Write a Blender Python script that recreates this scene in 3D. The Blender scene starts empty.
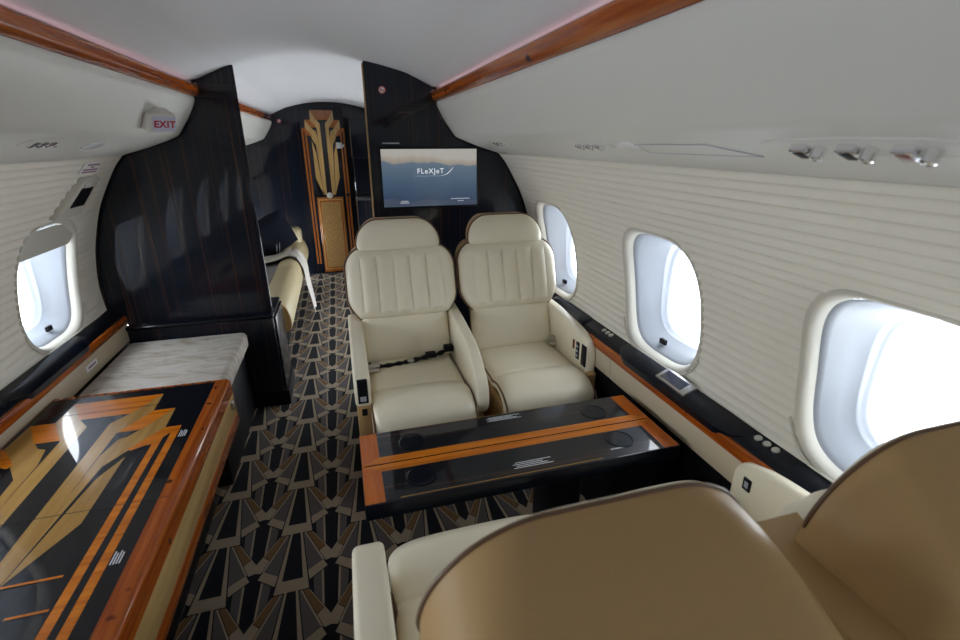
import bpy, bmesh, math, random
from mathutils import Vector, Matrix
random.seed(7)
scene = bpy.context.scene
COL = scene.collection
PI = math.pi
W = {}          # world matrix of every parent

# ------------------------------------------------------------------ materials
def new_mat(name):
    m = bpy.data.materials.new(name); m.use_nodes = True
    nt = m.node_tree; nt.nodes.clear()
    out = nt.nodes.new('ShaderNodeOutputMaterial')
    b = nt.nodes.new('ShaderNodeBsdfPrincipled')
    nt.links.new(b.outputs[0], out.inputs[0])
    return m, nt, b, out

def N(nt, kind, **kw):
    n = nt.nodes.new(kind)
    for k, v in kw.items():
        if k in n.inputs: n.inputs[k].default_value = v
        else: setattr(n, k, v)
    return n

def plain(name, col, rough=.5, metal=0., coat=0., noise=.0, bump=0., bscale=60., spec=.5):
    m, nt, b, out = new_mat(name)
    b.inputs['Base Color'].default_value = (*col, 1)
    b.inputs['Roughness'].default_value = rough
    b.inputs['Metallic'].default_value = metal
    b.inputs['Coat Weight'].default_value = coat
    b.inputs['Coat Roughness'].default_value = .03
    b.inputs['Specular IOR Level'].default_value = spec
    if noise or bump:
        tc = N(nt, 'ShaderNodeTexCoord')
        nz = N(nt, 'ShaderNodeTexNoise', Scale=bscale, Detail=4.)
        nt.links.new(tc.outputs['Object'], nz.inputs['Vector'])
        if noise:
            mx = N(nt, 'ShaderNodeMix', data_type='RGBA')
            mx.inputs['A'].default_value = (*[c*(1-noise) for c in col], 1)
            mx.inputs['B'].default_value = (*[min(1, c*(1+noise)) for c in col], 1)
            nt.links.new(nz.outputs['Fac'], mx.inputs['Factor'])
            nt.links.new(mx.outputs['Result'], b.inputs['Base Color'])
        if bump:
            bp = N(nt, 'ShaderNodeBump', Strength=bump, Distance=.002)
            nt.links.new(nz.outputs['Fac'], bp.inputs['Height'])
            nt.links.new(bp.outputs[0], b.inputs['Normal'])
    return m

def wood(name, c0, c1, stretch=(30, 1.2, 30), rough=.25, coat=.8, lo=.35, hi=.65, scale=3., knots=0., spec=.5):
    m, nt, b, out = new_mat(name)
    tc = N(nt, 'ShaderNodeTexCoord')
    mp = N(nt, 'ShaderNodeMapping'); mp.inputs['Scale'].default_value = stretch
    nz = N(nt, 'ShaderNodeTexNoise', Scale=scale, Detail=6., Roughness=.6, Distortion=.4)
    cr = N(nt, 'ShaderNodeValToRGB')
    cr.color_ramp.elements[0].position = lo; cr.color_ramp.elements[0].color = (*c0, 1)
    cr.color_ramp.elements[1].position = hi; cr.color_ramp.elements[1].color = (*c1, 1)
    nt.links.new(tc.outputs['Object'], mp.inputs[0]); nt.links.new(mp.outputs[0], nz.inputs['Vector'])
    nt.links.new(nz.outputs['Fac'], cr.inputs[0])
    src = cr.outputs[0]
    if knots:
        vo = N(nt, 'ShaderNodeTexNoise', Scale=22., Detail=1.)
        nt.links.new(tc.outputs['Object'], vo.inputs['Vector'])
        r2 = N(nt, 'ShaderNodeValToRGB')
        r2.color_ramp.elements[0].position = .70; r2.color_ramp.elements[0].color = (0, 0, 0, 1)
        r2.color_ramp.elements[1].position = .76; r2.color_ramp.elements[1].color = (1, 1, 1, 1)
        nt.links.new(vo.outputs['Fac'], r2.inputs[0])
        mx = N(nt, 'ShaderNodeMix', data_type='RGBA')
        nt.links.new(r2.outputs[0], mx.inputs['Factor']); nt.links.new(src, mx.inputs['A'])
        mx.inputs['B'].default_value = (*[c*.35 for c in c0], 1)
        src = mx.outputs['Result']
    nt.links.new(src, b.inputs['Base Color'])
    b.inputs['Roughness'].default_value = rough; b.inputs['Specular IOR Level'].default_value = spec
    b.inputs['Coat Weight'].default_value = coat; b.inputs['Coat Roughness'].default_value = .02
    return m

def glow(name, col, strength):
    m, nt, b, out = new_mat(name)
    b.inputs['Base Color'].default_value = (0, 0, 0, 1)
    b.inputs['Emission Color'].default_value = (*col, 1); b.inputs['Emission Strength'].default_value = strength
    return m

M = {}
M['ceiling'] = plain('ceiling_cloth', (.73, .745, .785), .8, noise=.02, bscale=30)
M['valance'] = plain('valance_leather', (.64, .635, .60), .42, bump=.05, bscale=300)
M['pleat'] = plain('pleated_wall_fabric', (.74, .71, .635), .75, bump=.12, bscale=400)
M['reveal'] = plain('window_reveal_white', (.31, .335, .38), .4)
M['lip'] = plain('window_lip_cream', (.56, .54, .48), .55)
M['cream'] = plain('cream_leather', (.78, .72, .57), .34, bump=.10, bscale=260, noise=.03)
M['tan'] = plain('tan_leather', (.45, .290, .130), .42, bump=.10, bscale=260, noise=.04, spec=.3)
M['piping'] = plain('brown_piping', (.13, .07, .035), .5)
M['sideleather'] = plain('side_panel_leather', (.50, .42, .30), .5, bump=.1, bscale=200)
M['black'] = plain('black_plastic', (.006, .006, .008), .45, spec=.15)
M['blackgloss'] = plain('black_lacquer', (.003, .0045, .009), .4, coat=.55, spec=.05)
M['navy'] = plain('navy_cloth', (.003, .004, .010), .85, bump=.2, bscale=200, spec=.15)
M['chrome'] = plain('chrome', (.85, .85, .86), .12, metal=1.)
M['steel'] = plain('brushed_silver', (.62, .61, .60), .28, metal=1.)
M['whiteplastic'] = plain('white_plastic', (.78, .78, .76), .4)
M['lens'] = plain('frosted_lens', (.70, .71, .74), .25)
M['red'] = plain('red_ink', (.40, .01, .03), .5)
M['purple'] = plain('purple_ink', (.25, .10, .20), .6)
M['pink'] = plain('pink_disc', (.62, .35, .38), .4)
M['whiteink'] = plain('white_ink', (.55, .57, .62), .5)
M['paper'] = plain('paper', (.75, .75, .76), .8)
M['stitch'] = plain('grey_stitch', (.35, .36, .42), .7)
M['buttonred'] = plain('dark_red_glass', (.20, .02, .015), .1, coat=1)
M['cherry'] = wood('cherry_wood', (.23, .040, .004), (.42, .105, .010), knots=1., scale=2., coat=.3, spec=.3)
M['cherryx'] = wood('cherry_wood_cross', (.40, .105, .004), (.58, .18, .010), stretch=(1.2, 30, 30), scale=2., coat=.3, spec=.25)
M['cherryend'] = wood('cherry_wood_end', (.36, .075, .004), (.50, .13, .008), scale=2., coat=.3, spec=.25)
M['burl'] = plain('burl_panel', (.40, .235, .085), .25, coat=.6, noise=.4, bscale=40)
M['maple'] = wood('maple_wood', (.27, .145, .032), (.36, .205, .055), stretch=(12, 1., 12), scale=3., coat=.4, spec=.3)
M['maplez'] = wood('maple_wood_upright', (.46, .275, .09), (.58, .37, .14), stretch=(14, 14, 1.), scale=3., coat=.8)
M['cherryz'] = wood('cherry_wood_upright', (.27, .075, .012), (.42, .14, .025), stretch=(20, 20, 1.), scale=3.)
M['ebony'] = wood('ebony_veneer', (.0035, .0065, .0135), (.070, .028, .014), stretch=(34, 34, .25), lo=.55, hi=.74, scale=2.4, rough=.35, coat=.7, spec=.1)
M['ebonyx'] = wood('ebony_table_veneer', (.0025, .004, .008), (.060, .028, .015), stretch=(.5, 44, 44), lo=.55, hi=.75, scale=2., rough=.35, coat=.8, spec=.1)
M['ebonyy'] = wood('ebony_top_veneer', (.0022, .0032, .007), (.016, .011, .009), stretch=(40, .6, 40), lo=.55, hi=.80, scale=2., rough=.4, coat=.65, spec=.05)
M['hide'] = None
M['c_navy'] = plain('carpet_navy', (.004, .005, .010), .95, bump=.4, bscale=500)
M['c_beige'] = plain('carpet_beige', (.36, .295, .215), .95, bump=.4, bscale=500, noise=.15)
M['c_grey'] = plain('carpet_grey', (.105, .094, .094), .95, bump=.4, bscale=500, noise=.15)
M['c_brown'] = plain('carpet_brown', (.19, .105, .045), .95, bump=.4, bscale=500, noise=.15)
M['blanket'] = plain('grey_white_throw', (.50, .47, .43), .95, bump=.4, bscale=200)
M['glow'] = glow('cove_lamp', (1., .62, .68), .8)
M['glowf'] = glow('forward_cove_lamp', (1., .80, .86), .3)

def hide_mat():
    m, nt, b, out = new_mat('pale_hide')
    tc = N(nt, 'ShaderNodeTexCoord')
    mp = N(nt, 'ShaderNodeMapping'); mp.inputs['Scale'].default_value = (3, 9, 3)
    mp.inputs['Rotation'].default_value = (0, 0, .6)
    nz = N(nt, 'ShaderNodeTexNoise', Scale=1.6, Detail=9., Roughness=.7, Distortion=1.2)
    cr = N(nt, 'ShaderNodeValToRGB')
    e = cr.color_ramp.elements
    e[0].position = .28; e[0].color = (.24, .16, .10, 1)
    e[1].position = .50; e[1].color = (.46, .43, .39, 1)
    x = e.new(.75); x.color = (.56, .555, .56, 1)
    nt.links.new(tc.outputs['Object'], mp.inputs[0]); nt.links.new(mp.outputs[0], nz.inputs['Vector'])
    nt.links.new(nz.outputs['Fac'], cr.inputs[0]); nt.links.new(cr.outputs[0], b.inputs['Base Color'])
    b.inputs['Roughness'].default_value = .8
    return m
M['hide'] = hide_mat()

def glass_mat():
    m = bpy.data.materials.new('window_glass'); m.use_nodes = True
    nt = m.node_tree; nt.nodes.clear()
    out = N(nt, 'ShaderNodeOutputMaterial')
    tr = N(nt, 'ShaderNodeBsdfTransparent'); tr.inputs[0].default_value = (.96, .97, .98, 1)
    gl = N(nt, 'ShaderNodeBsdfGlossy'); gl.inputs['Roughness'].default_value = .02
    mx = N(nt, 'ShaderNodeMixShader'); mx.inputs[0].default_value = .06
    nt.links.new(tr.outputs[0], mx.inputs[1]); nt.links.new(gl.outputs[0], mx.inputs[2]); nt.links.new(mx.outputs[0], out.inputs[0])
    return m
M['glass'] = glass_mat()

def marble_mat():
    m, nt, b, out = new_mat('black_marble')
    tc = N(nt, 'ShaderNodeTexCoord')
    nz = N(nt, 'ShaderNodeTexNoise', Scale=14., Detail=8., Roughness=.65, Distortion=1.6)
    cr = N(nt, 'ShaderNodeValToRGB')
    cr.color_ramp.elements[0].position = .50; cr.color_ramp.elements[0].color = (.006, .007, .010, 1)
    cr.color_ramp.elements[1].position = .72; cr.color_ramp.elements[1].color = (.09, .09, .10, 1)
    nt.links.new(tc.outputs['Object'], nz.inputs['Vector']); nt.links.new(nz.outputs['Fac'], cr.inputs[0])
    nt.links.new(cr.outputs[0], b.inputs['Base Color']); b.inputs['Roughness'].default_value = .25
    return m
M['marble'] = marble_mat()

def screen_mat():
    # a lit picture: pale sunset sky over layered blue hills
    m, nt, b, out = new_mat('lit_screen')
    tc = N(nt, 'ShaderNodeTexCoord'); sp = N(nt, 'ShaderNodeSeparateXYZ')
    nt.links.new(tc.outputs['Generated'], sp.inputs[0])
    nz = N(nt, 'ShaderNodeTexNoise', Scale=5., Detail=5.)
    mp = N(nt, 'ShaderNodeMapping'); mp.inputs['Scale'].default_value = (1., 0., .35)
    nt.links.new(tc.outputs['Generated'], mp.inputs[0]); nt.links.new(mp.outputs[0], nz.inputs['Vector'])
    ma = N(nt, 'ShaderNodeMath', operation='MULTIPLY_ADD'); ma.inputs[1].default_value = .22
    nt.links.new(nz.outputs['Fac'], ma.inputs[0]); nt.links.new(sp.outputs['Z'], ma.inputs[2])
    sl = N(nt, 'ShaderNodeMath', operation='MULTIPLY_ADD'); sl.inputs[1].default_value = .06
    nt.links.new(sp.outputs['X'], sl.inputs[0]); nt.links.new(ma.outputs[0], sl.inputs[2])
    cr = N(nt, 'ShaderNodeValToRGB')
    e = cr.color_ramp.elements
    e[0].position = .10; e[0].color = (.045, .065, .10, 1)
    e[1].position = 1.; e[1].color = (.36, .35, .32, 1)
    for p, c in ((.24, (.050, .066, .10)), (.26, (.028, .050, .095)), (.50, (.045, .080, .13)), (.62, (.060, .098, .15)), (.80, (.085, .125, .175)), (.875, (.10, .14, .185)), (.895, (.25, .23, .205)), (.95, (.33, .29, .235))):
        x = e.new(p); x.color = (*c, 1)
    nt.links.new(sl.outputs[0], cr.inputs[0])
    nt.links.new(cr.outputs[0], b.inputs['Emission Color']); b.inputs['Emission Strength'].default_value = 1.
    b.inputs['Base Color'].default_value = (.01, .01, .012, 1); b.inputs['Roughness'].default_value = .15
    return m
M['screen'] = screen_mat()
M['logo'] = glow('screen_lettering', (.75, .78, .82), 1.)

# ------------------------------------------------------------------ object helpers
def tag(o, label=None, cat=None, group=None, kind=None):
    if label: o['label'] = label
    if cat: o['category'] = cat
    if group: o['group'] = group
    if kind: o['kind'] = kind
    return o

def thing(name, label, cat, loc=(0, 0, 0), rz=0., group=None):
    o = bpy.data.objects.new(name, None); COL.objects.link(o)
    o.empty_display_size = .05
    o.location = loc; o.rotation_euler = (0, 0, rz)
    W[o] = Matrix.Translation(loc) @ Matrix.Rotation(rz, 4, 'Z')
    return tag(o, label, cat, group)

def obj(name, bm, mats, parent=None, smooth=True, angle=38, local=False, label=None, kind=None):
    bmesh.ops.remove_doubles(bm, verts=bm.verts, dist=1e-6)
    if smooth is not None: bmesh.ops.recalc_face_normals(bm, faces=bm.faces)
    loc = Matrix.Identity(4)
    if parent is None:
        # origin at the bottom centre of the mesh
        vs = [v.co for v in bm.verts]
        c = Vector(((min(v.x for v in vs)+max(v.x for v in vs))/2, (min(v.y for v in vs)+max(v.y for v in vs))/2, min(v.z for v in vs)))
        loc = Matrix.Translation(c); bm.transform(loc.inverted())
    elif not local:
        bm.transform(W[parent].inverted())
    me = bpy.data.meshes.new(name); bm.to_mesh(me); bm.free()
    for m in (mats if isinstance(mats, (list, tuple)) else [mats]): me.materials.append(m)
    if smooth:
        me.shade_smooth(); me.set_sharp_from_angle(angle=math.radians(angle))
    o = bpy.data.objects.new(name, me); COL.objects.link(o)
    if parent is None:
        o.location = loc.translation; W[o] = loc
    else:
        o.parent = parent; W[o] = W[parent]
    if label: o['label'] = label
    if kind: o['kind'] = kind
    return o

def BM(): return bmesh.new()

def box(bm, x0, x1, y0, y1, z0, z1, r=0., seg=3, mi=0, mat=None):
    t = bmesh.new()
    bmesh.ops.create_cube(t, size=1.)
    t.transform(Matrix.Translation(((x0+x1)/2, (y0+y1)/2, (z0+z1)/2)) @ Matrix.Diagonal((abs(x1-x0), abs(y1-y0), abs(z1-z0), 1)))
    if r: bmesh.ops.bevel(t, geom=t.edges[:], offset=r, segments=seg, profile=.5, affect='EDGES', clamp_overlap=True)
    if mat is not None: t.transform(mat)
    join(bm, t, mi)
    return bm

def join(bm, t, mi=None):
    mp = {v: bm.verts.new(v.co) for v in t.verts}
    for f in t.faces:
        try: g = bm.faces.new([mp[v] for v in f.verts])
        except ValueError: continue
        g.material_index = f.material_index if mi is None else mi
    t.free()

def prism(bm, pts, axis, a, b, r=0., seg=3, mi=0):
    """closed 2-D outline swept along an axis; axis 'x': pts=(y,z), 'y': pts=(x,z), 'z': pts=(x,y)"""
    t = bmesh.new()
    def P(p, d): return {'x': (d, p[0], p[1]), 'y': (p[0], d, p[1]), 'z': (p[0], p[1], d)}[axis]
    A = [t.verts.new(P(p, a)) for p in pts]; B = [t.verts.new(P(p, b)) for p in pts]
    n = len(pts)
    f0 = t.faces.new(A); f1 = t.faces.new(B[::-1])
    for i in range(n): t.faces.new((A[i], B[i], B[(i+1) % n], A[(i+1) % n]))
    bmesh.ops.recalc_face_normals(t, faces=t.faces)
    if r:
        ed = [e for e in t.edges if (f0 in e.link_faces) or (f1 in e.link_faces)]
        bmesh.ops.bevel(t, geom=ed, offset=r, segments=seg, profile=.5, affect='EDGES', clamp_overlap=True)
    join(bm, t, mi)
    return bm

def rounded(pts, rad, n=5):
    """round the corners of a closed 2-D outline; rad number or list"""
    out = []; m = len(pts)
    for i in range(m):
        p = Vector(pts[i]); a = Vector(pts[i-1]); b = Vector(pts[(i+1) % m])
        r = rad[i] if isinstance(rad, (list, tuple)) else rad
        if r <= 0: out.append(tuple(p)); continue
        u = (a-p); v = (b-p); r_ = min(r, u.length*.49, v.length*.49)
        p0 = p+u.normalized()*r_; p1 = p+v.normalized()*r_
        for k in range(n+1):
            t = k/n
            q = p0*(1-t)**2+p*2*t*(1-t)+p1*t*t
            out.append(tuple(q))
    return out

def tube(bm, pts, r, n=8, closed=False, mi=0, flat=1.):
    pts = [Vector(p) for p in pts]; m = len(pts)
    rings = []; prev = None
    for i, p in enumerate(pts):
        if closed: d = pts[(i+1) % m]-pts[i-1]
        else: d = pts[min(i+1, m-1)]-pts[max(i-1, 0)]
        d.normalize()
        if prev is None:
            up = Vector((0, 0, 1)) if abs(d.z) < .9 else Vector((1, 0, 0))
        else: up = prev
        s = d.cross(up).normalized(); u = s.cross(d).normalized(); prev = u
        rr = r[i] if isinstance(r, (list, tuple)) else r
        rings.append([bm.verts.new(p+s*math.cos(2*PI*k/n)*rr+u*math.sin(2*PI*k/n)*rr*flat) for k in range(n)])
    R = m if closed else m-1
    for i in range(R):
        a = rings[i]; b = rings[(i+1) % m]
        for k in range(n):
            f = bm.faces.new((a[k], a[(k+1) % n], b[(k+1) % n], b[k])); f.material_index = mi
    if not closed:
        bm.faces.new(rings[0][::-1]).material_index = mi; bm.faces.new(rings[-1]).material_index = mi
    return bm

def lathe(bm, prof, M4, n=20, mi=0):
    rings = []
    for r, h in prof:
        rings.append([bm.verts.new(M4 @ Vector((r*math.cos(2*PI*k/n), r*math.sin(2*PI*k/n), h))) for k in range(n)])
    for a, b in zip(rings, rings[1:]):
        for k in range(n): bm.faces.new((a[k], a[(k+1) % n], b[(k+1) % n], b[k])).material_index = mi
    bm.faces.new(rings[0][::-1]).material_index = mi; bm.faces.new(rings[-1]).material_index = mi
    return bm

def grid(bm, rows, mi=0, close_u=False):
    V = [[bm.verts.new(p) for p in r] for r in rows]
    for a, b in zip(V, V[1:]):
        m = len(a)
        for k in range(m if close_u else m-1):
            bm.faces.new((a[k], a[(k+1) % m], b[(k+1) % m], b[k])).material_index = mi
    return V

def poly(bm, pts, mi=0):
    try:
        f = bm.faces.new([bm.verts.new(p) for p in pts]); f.material_index = mi
    except ValueError: pass

def text(name, body, size, mat, M4, parent, extrude=.0004, space=1., bold=0.):
    cu = bpy.data.curves.new(name, 'FONT'); cu.body = body; cu.size = size; cu.extrude = extrude
    cu.align_x = 'CENTER'; cu.align_y = 'CENTER'; cu.space_character = space; cu.offset = bold
    o = bpy.data.objects.new(name, cu); COL.objects.link(o)
    dg = bpy.context.evaluated_depsgraph_get(); dg.update()
    me = bpy.data.meshes.new_from_object(o.evaluated_get(dg))
    bpy.data.objects.remove(o); bpy.data.curves.remove(cu)
    me.transform(M4); me.transform(W[parent].inverted())
    me.materials.clear(); me.materials.append(mat); me.name = name
    t = bpy.data.objects.new(name, me); COL.objects.link(t); t.parent = parent; W[t] = W[parent]
    return t

def frame(origin, xdir, ydir):
    x = Vector(xdir).normalized(); z = x.cross(Vector(ydir)).normalized(); y = z.cross(x)
    m = Matrix((x, y, z)).transposed().to_4x4(); m.translation = Vector(origin)
    return m

def interp(tab, t):
    if t <= tab[0][0]: return tab[0][1]
    for (a, va), (b, vb) in zip(tab, tab[1:]):
        if t <= b:
            k = (t-a)/(b-a); return va+(vb-va)*k
    return tab[-1][1]

def smooth_curve(pts, n=8):
    """Catmull-Rom through 2-D/3-D points"""
    P = [Vector(p) for p in pts]; out = []
    for i in range(len(P)-1):
        p0 = P[max(i-1, 0)]; p1 = P[i]; p2 = P[i+1]; p3 = P[min(i+2, len(P)-1)]
        for k in range(n):
            t = k/n
            out.append(.5*((2*p1)+(p2-p0)*t+(2*p0-5*p1+4*p2-p3)*t*t+(3*p1-p0-3*p2+p3)*t**3))
    out.append(P[-1]); return out

# ------------------------------------------------------------------ cabin shell
Y0, Y1 = -2.9, 5.75          # aft and forward ends
YB = 2.706                   # bulkhead / partition plane
wall_pts = smooth_curve([(1.155, .655), (1.158, .78), (1.143, .90), (1.117, 1.012), (1.068, 1.153), (1.018, 1.25), (.962, 1.342), (.918, 1.396)], 14)
def wall_x(z):
    for a, b in zip(wall_pts, wall_pts[1:]):
        if a.y <= z <= b.y: return a.x+(b.x-a.x)*(z-a.y)/(b.y-a.y)
    return wall_pts[0].x if z < wall_pts[0].y else wall_pts[-1].x
val_pts = [Vector(p) for p in ((.918, 1.396), (.900, 1.403), (.860, 1.414), (.800, 1.432), (.736, 1.455), (.690, 1.473))]
val_pts += smooth_curve([(.678, 1.478), (.668, 1.485), (.658, 1.497), (.640, 1.522), (.612, 1.562), (.590, 1.598), (.580, 1.618), (.573, 1.634), (.572, 1.652)], 4)
ceil_pts = smooth_curve([(-.575, 1.721), (-.552, 1.726), (-.525, 1.738), (-.46, 1.767), (-.39, 1.793), (-.2, 1.834), (0, 1.849), (.2, 1.834), (.39, 1.793), (.46, 1.767), (.525, 1.738), (.552, 1.726), (.575, 1.721)], 6)

WIN_R = [-2.05, -1.17, -.28, .61, 1.43, 2.33]
WIN_L = [-2.05, -1.17, -.28, .61, 1.43, 2.28]
WA, WB, WZ = .215, .243, .910
def sup(a, b, th, n=3.4):
    c, s = math.cos(th), math.sin(th)
    return (a*math.copysign(abs(c)**(2/n), c), b*math.copysign(abs(s)**(2/n), s))

def resample(pts, step):
    out = [pts[0]]; acc = 0
    for a, b in zip(pts, pts[1:]):
        L = (b-a).length; d = step-acc
        while d <= L:
            out.append(a+(b-a)*(d/L)); d += step
        acc = L-(d-step)
    return out

def make_wall(sgn, name, label):
    inner = resample(wall_pts, .0036)
    def section(amp):
        prof = []
        for i, p in enumerate(inner):
            a = inner[max(i-1, 0)]; b = inner[min(i+1, len(inner)-1)]
            t = (b-a).normalized(); nrm = Vector((-t.y, t.x))          # points into the cabin
            off = amp*.0068*(1-abs(math.sin(PI*i*.0036/.0310))**.75)
            q = p+nrm*off
            prof.append((sgn*q.x, q.y))
        return prof+[(sgn*(p.x+.03), p.y+.004) for p in wall_pts[::-4]]
    bm = BM()
    V = grid(bm, [[(x, y, z) for x, z in section(am)] for y, am in ((Y0, 1), (YB-.105, 1), (YB-.02, 0), (Y1, 0))], 0, True)
    caps = [bm.faces.new(V[0][::-1]), bm.faces.new(V[-1])]
    bmesh.ops.triangulate(bm, faces=caps)
    w = obj(name, bm, M['pleat'], angle=30, kind='structure')
    cut = BM()
    for y in (WIN_R if sgn > 0 else WIN_L):
        pr = [sup(WA+.011, WB+.009, 2*PI*k/48) for k in range(48)]
        prism(cut, [(y+u, WZ+v) for u, v in pr], 'x', sgn*.95, sgn*1.5)
    c = obj('cutter', cut, M['pleat'])
    md = w.modifiers.new('b', 'BOOLEAN'); md.object = c; md.operation = 'DIFFERENCE'; md.solver = 'EXACT'
    dg = bpy.context.evaluated_depsgraph_get(); dg.update()
    me = bpy.data.meshes.new_from_object(w.evaluated_get(dg))
    w.modifiers.clear(); w.data = me; me.name = name
    bpy.data.objects.remove(c)
    me.shade_smooth(); me.set_sharp_from_angle(angle=math.radians(40))
    tag(w, label, 'wall')
    return w
make_wall(1, 'wall_right', 'cream pleated side wall with the three big bright windows')
make_wall(-1, 'wall_left', 'cream pleated side wall beside the inlaid wooden table')

def make_window(idx, sgn, y, shade=False):
    n = 56
    def ring(a, b, depth, flat=0.):
        out = []
        for k in range(n):
            u, v = sup(a, b, 2*PI*k/n)
            z = WZ+v
            x = (wall_x(z)*(1-flat)+1.150*flat)+depth
            out.append((sgn*x, y+u, z))
        return out
    rings = [ring(WA+.020, WB+.016, .004), ring(WA+.015, WB+.012, -.0055), ring(WA+.008, WB+.006, -.0055), ring(WA+.001, WB+.001, -.001),
             ring(WA-.006, WB-.005, .012), ring(WA-.010, WB-.008, .030)]
    bm = BM(); grid(bm, rings, 0, True)
    w = obj('window_%d' % idx, bm, M['lip'], kind='structure', angle=60)
    tag(w, None, 'window')
    bm = BM()
    grid(bm, [ring(WA-.010, WB-.008, .028), ring(WA-.016, WB-.013, .033), ring(WA-.020, WB-.018, .042, .2), ring(WA-.036, WB-.034, .085, .5), ring(WA-.050, WB-.046, .110, .7),
              ring(WA-.056, WB-.050, .117, .8)], 0, True)
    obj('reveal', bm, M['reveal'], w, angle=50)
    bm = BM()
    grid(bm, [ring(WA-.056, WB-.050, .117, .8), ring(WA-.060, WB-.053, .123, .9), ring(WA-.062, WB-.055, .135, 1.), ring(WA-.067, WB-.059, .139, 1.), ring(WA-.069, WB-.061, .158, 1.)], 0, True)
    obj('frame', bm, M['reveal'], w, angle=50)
    bm = BM(); poly(bm, ring(WA-.0685, WB-.0605, .152, 1.)); obj('pane', bm, M['glass'], w, smooth=False)
    if shade:
        bm = BM(); pts = ring(WA-.030, WB-.026, .060, .3)
        rows = [[], []]
        for k in range(13):
            u = -.195+.39*k/12
            rows[0].append((sgn*(wall_x(1.13)+.020), y+u, WZ+.228-.06*abs(u/.195)**6)); rows[1].append((sgn*(wall_x(1.05)+.022), y+u, WZ+.130))
        grid(bm, rows); bmesh.ops.solidify(bm, geom=bm.faces[:], thickness=.006)
        obj('shade', bm, M['lip'], w, label='cream shade pulled partly down')
    # little dark shade pull at the lower forward corner
    zz = WZ-WB+.045
    bm = BM(); box(bm, sgn*(wall_x(zz)+.052), sgn*(wall_x(zz)+.066), y+.025, y+.060, zz-.012, zz+.010, .003, 2)
    obj('shade_pull', bm, M['black'], w)
    # cream piping that droops under the opening
    bm = BM()
    pts = []
    for k in range(25):
        th = PI*1.14+PI*.72*k/24
        u, v = sup(WA+.030, WB+.024, th, 3.0); z = max(WZ+v, .662)
        pts.append((sgn*(wall_x(z)-.008), y+u, z))
    tube(bm, pts, .0035, 6)
    obj('piping', bm, M['lip'], w)
    return w
for i, ya in enumerate(WIN_R): make_window(i+1, 1, ya)
for i, yb in enumerate(WIN_L): make_window(i+11, -1, yb, i == 5)

def strip(sgn, pts, th, name, mat, y0=Y0, y1=Y1, kind='structure', parent=None, out=Vector((1, .2))):
    """profile strip swept along the cabin, given a small outward thickness"""
    a = [(sgn*p[0], p[1]) for p in pts]
    b = [(sgn*(p[0]+out.x*th), p[1]+out.y*th) for p in pts][::-1]
    bm = BM(); prism(bm, a+b, 'y', y0, y1)
    return obj(name, bm, mat, parent, kind=kind)

for sgn, side in ((1, 'right'), (-1, 'left')):
    # overhead valance (service panel)
    bm = BM()
    a = [(sgn*p.x, p.y) for p in val_pts]; b = [(sgn*.90, 1.70), (sgn*1.02, 1.43), (sgn*.956, 1.376)]
    prism(bm, a+b, 'y', Y0, Y1)
    v = obj('ceiling_panel_%s' % side, bm, M['valance'], kind='structure', angle=14)
    tag(v, 'cream curved overhead service panel above the %s' % ('three big bright windows' if sgn > 0 else 'exit handle cover'), 'panel')
    # cherry rail with its lamp
    bm = BM()
    pr = rounded([(sgn*.574, 1.652), (sgn*.548, 1.664), (sgn*.540, 1.694), (sgn*.549, 1.703), (sgn*.60, 1.696)], [.004, .010, .010, .004, 0])
    prism(bm, pr, 'y', Y0, YB-.002)
    r = obj('trim_%d' % (1 if sgn > 0 else 2), bm, M['cherry'], kind='structure')
    tag(r, 'glossy cherry wood rail under the ceiling, on the %s wall' % ('window' if sgn > 0 else 'exit sign'), 'rail')
    bm = BM(); prism(bm, [(sgn*.572, 1.701), (sgn*.588, 1.700), (sgn*.588, 1.706), (sgn*.572, 1.706)], 'y', Y0, YB-.05)
    obj('light_strip', bm, M['glow'], r, label='pink cove light strip')
    bm = BM()
    prism(bm, pr, 'y', YB+.04, 4.95)
    r2 = obj('trim_%d' % (3 if sgn > 0 else 4), bm, M['cherry'], kind='structure')
    bm = BM(); prism(bm, pr, 'y', 4.95, Y1)
    obj('rail_end', bm, M['ebonyx'], r2, label='black end length of the rail')
    bm = BM(); prism(bm, [(sgn*.572, 1.701), (sgn*.588, 1.700), (sgn*.588, 1.706), (sgn*.572, 1.706)], 'y', YB+.08, 4.7)
    obj('light_strip', bm, M['glowf'], r2, label='pink cove light strip')
    # closing panel behind the cove
    bm = BM(); prism(bm, [(sgn*.60, 1.66), (sgn*.65, 1.66), (sgn*.65, 1.80), (sgn*.60, 1.80)], 'y', Y0, Y1)
    obj('ceiling_cove_%s' % side, bm, M['ceiling'], kind='structure')

bm = BM()
a = [(p.x, p.y) for p in ceil_pts]; b = [(.66, 1.72), (.66, 1.93), (-.66, 1.93), (-.66, 1.72)]
top = [(p.x, p.y) for p in ceil_pts]
rows = [[(p.x, y, p.y) for p in [Vector((-.60, 1.74))]+ceil_pts[:]+[Vector((.60, 1.74))]] for y in (Y0, Y1)]
pts = [(-.602, 1.721)]+[(p.x, p.y) for p in ceil_pts]+[(.602, 1.721), (.60, 1.80), (.4, 1.9), (-.4, 1.9), (-.60, 1.80)]
prism(bm, pts, 'y', Y0, Y1)
tag(obj('ceiling', bm, M['ceiling'], kind='structure', angle=50), 'pale grey arched cabin ceiling', 'ceiling')

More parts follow.
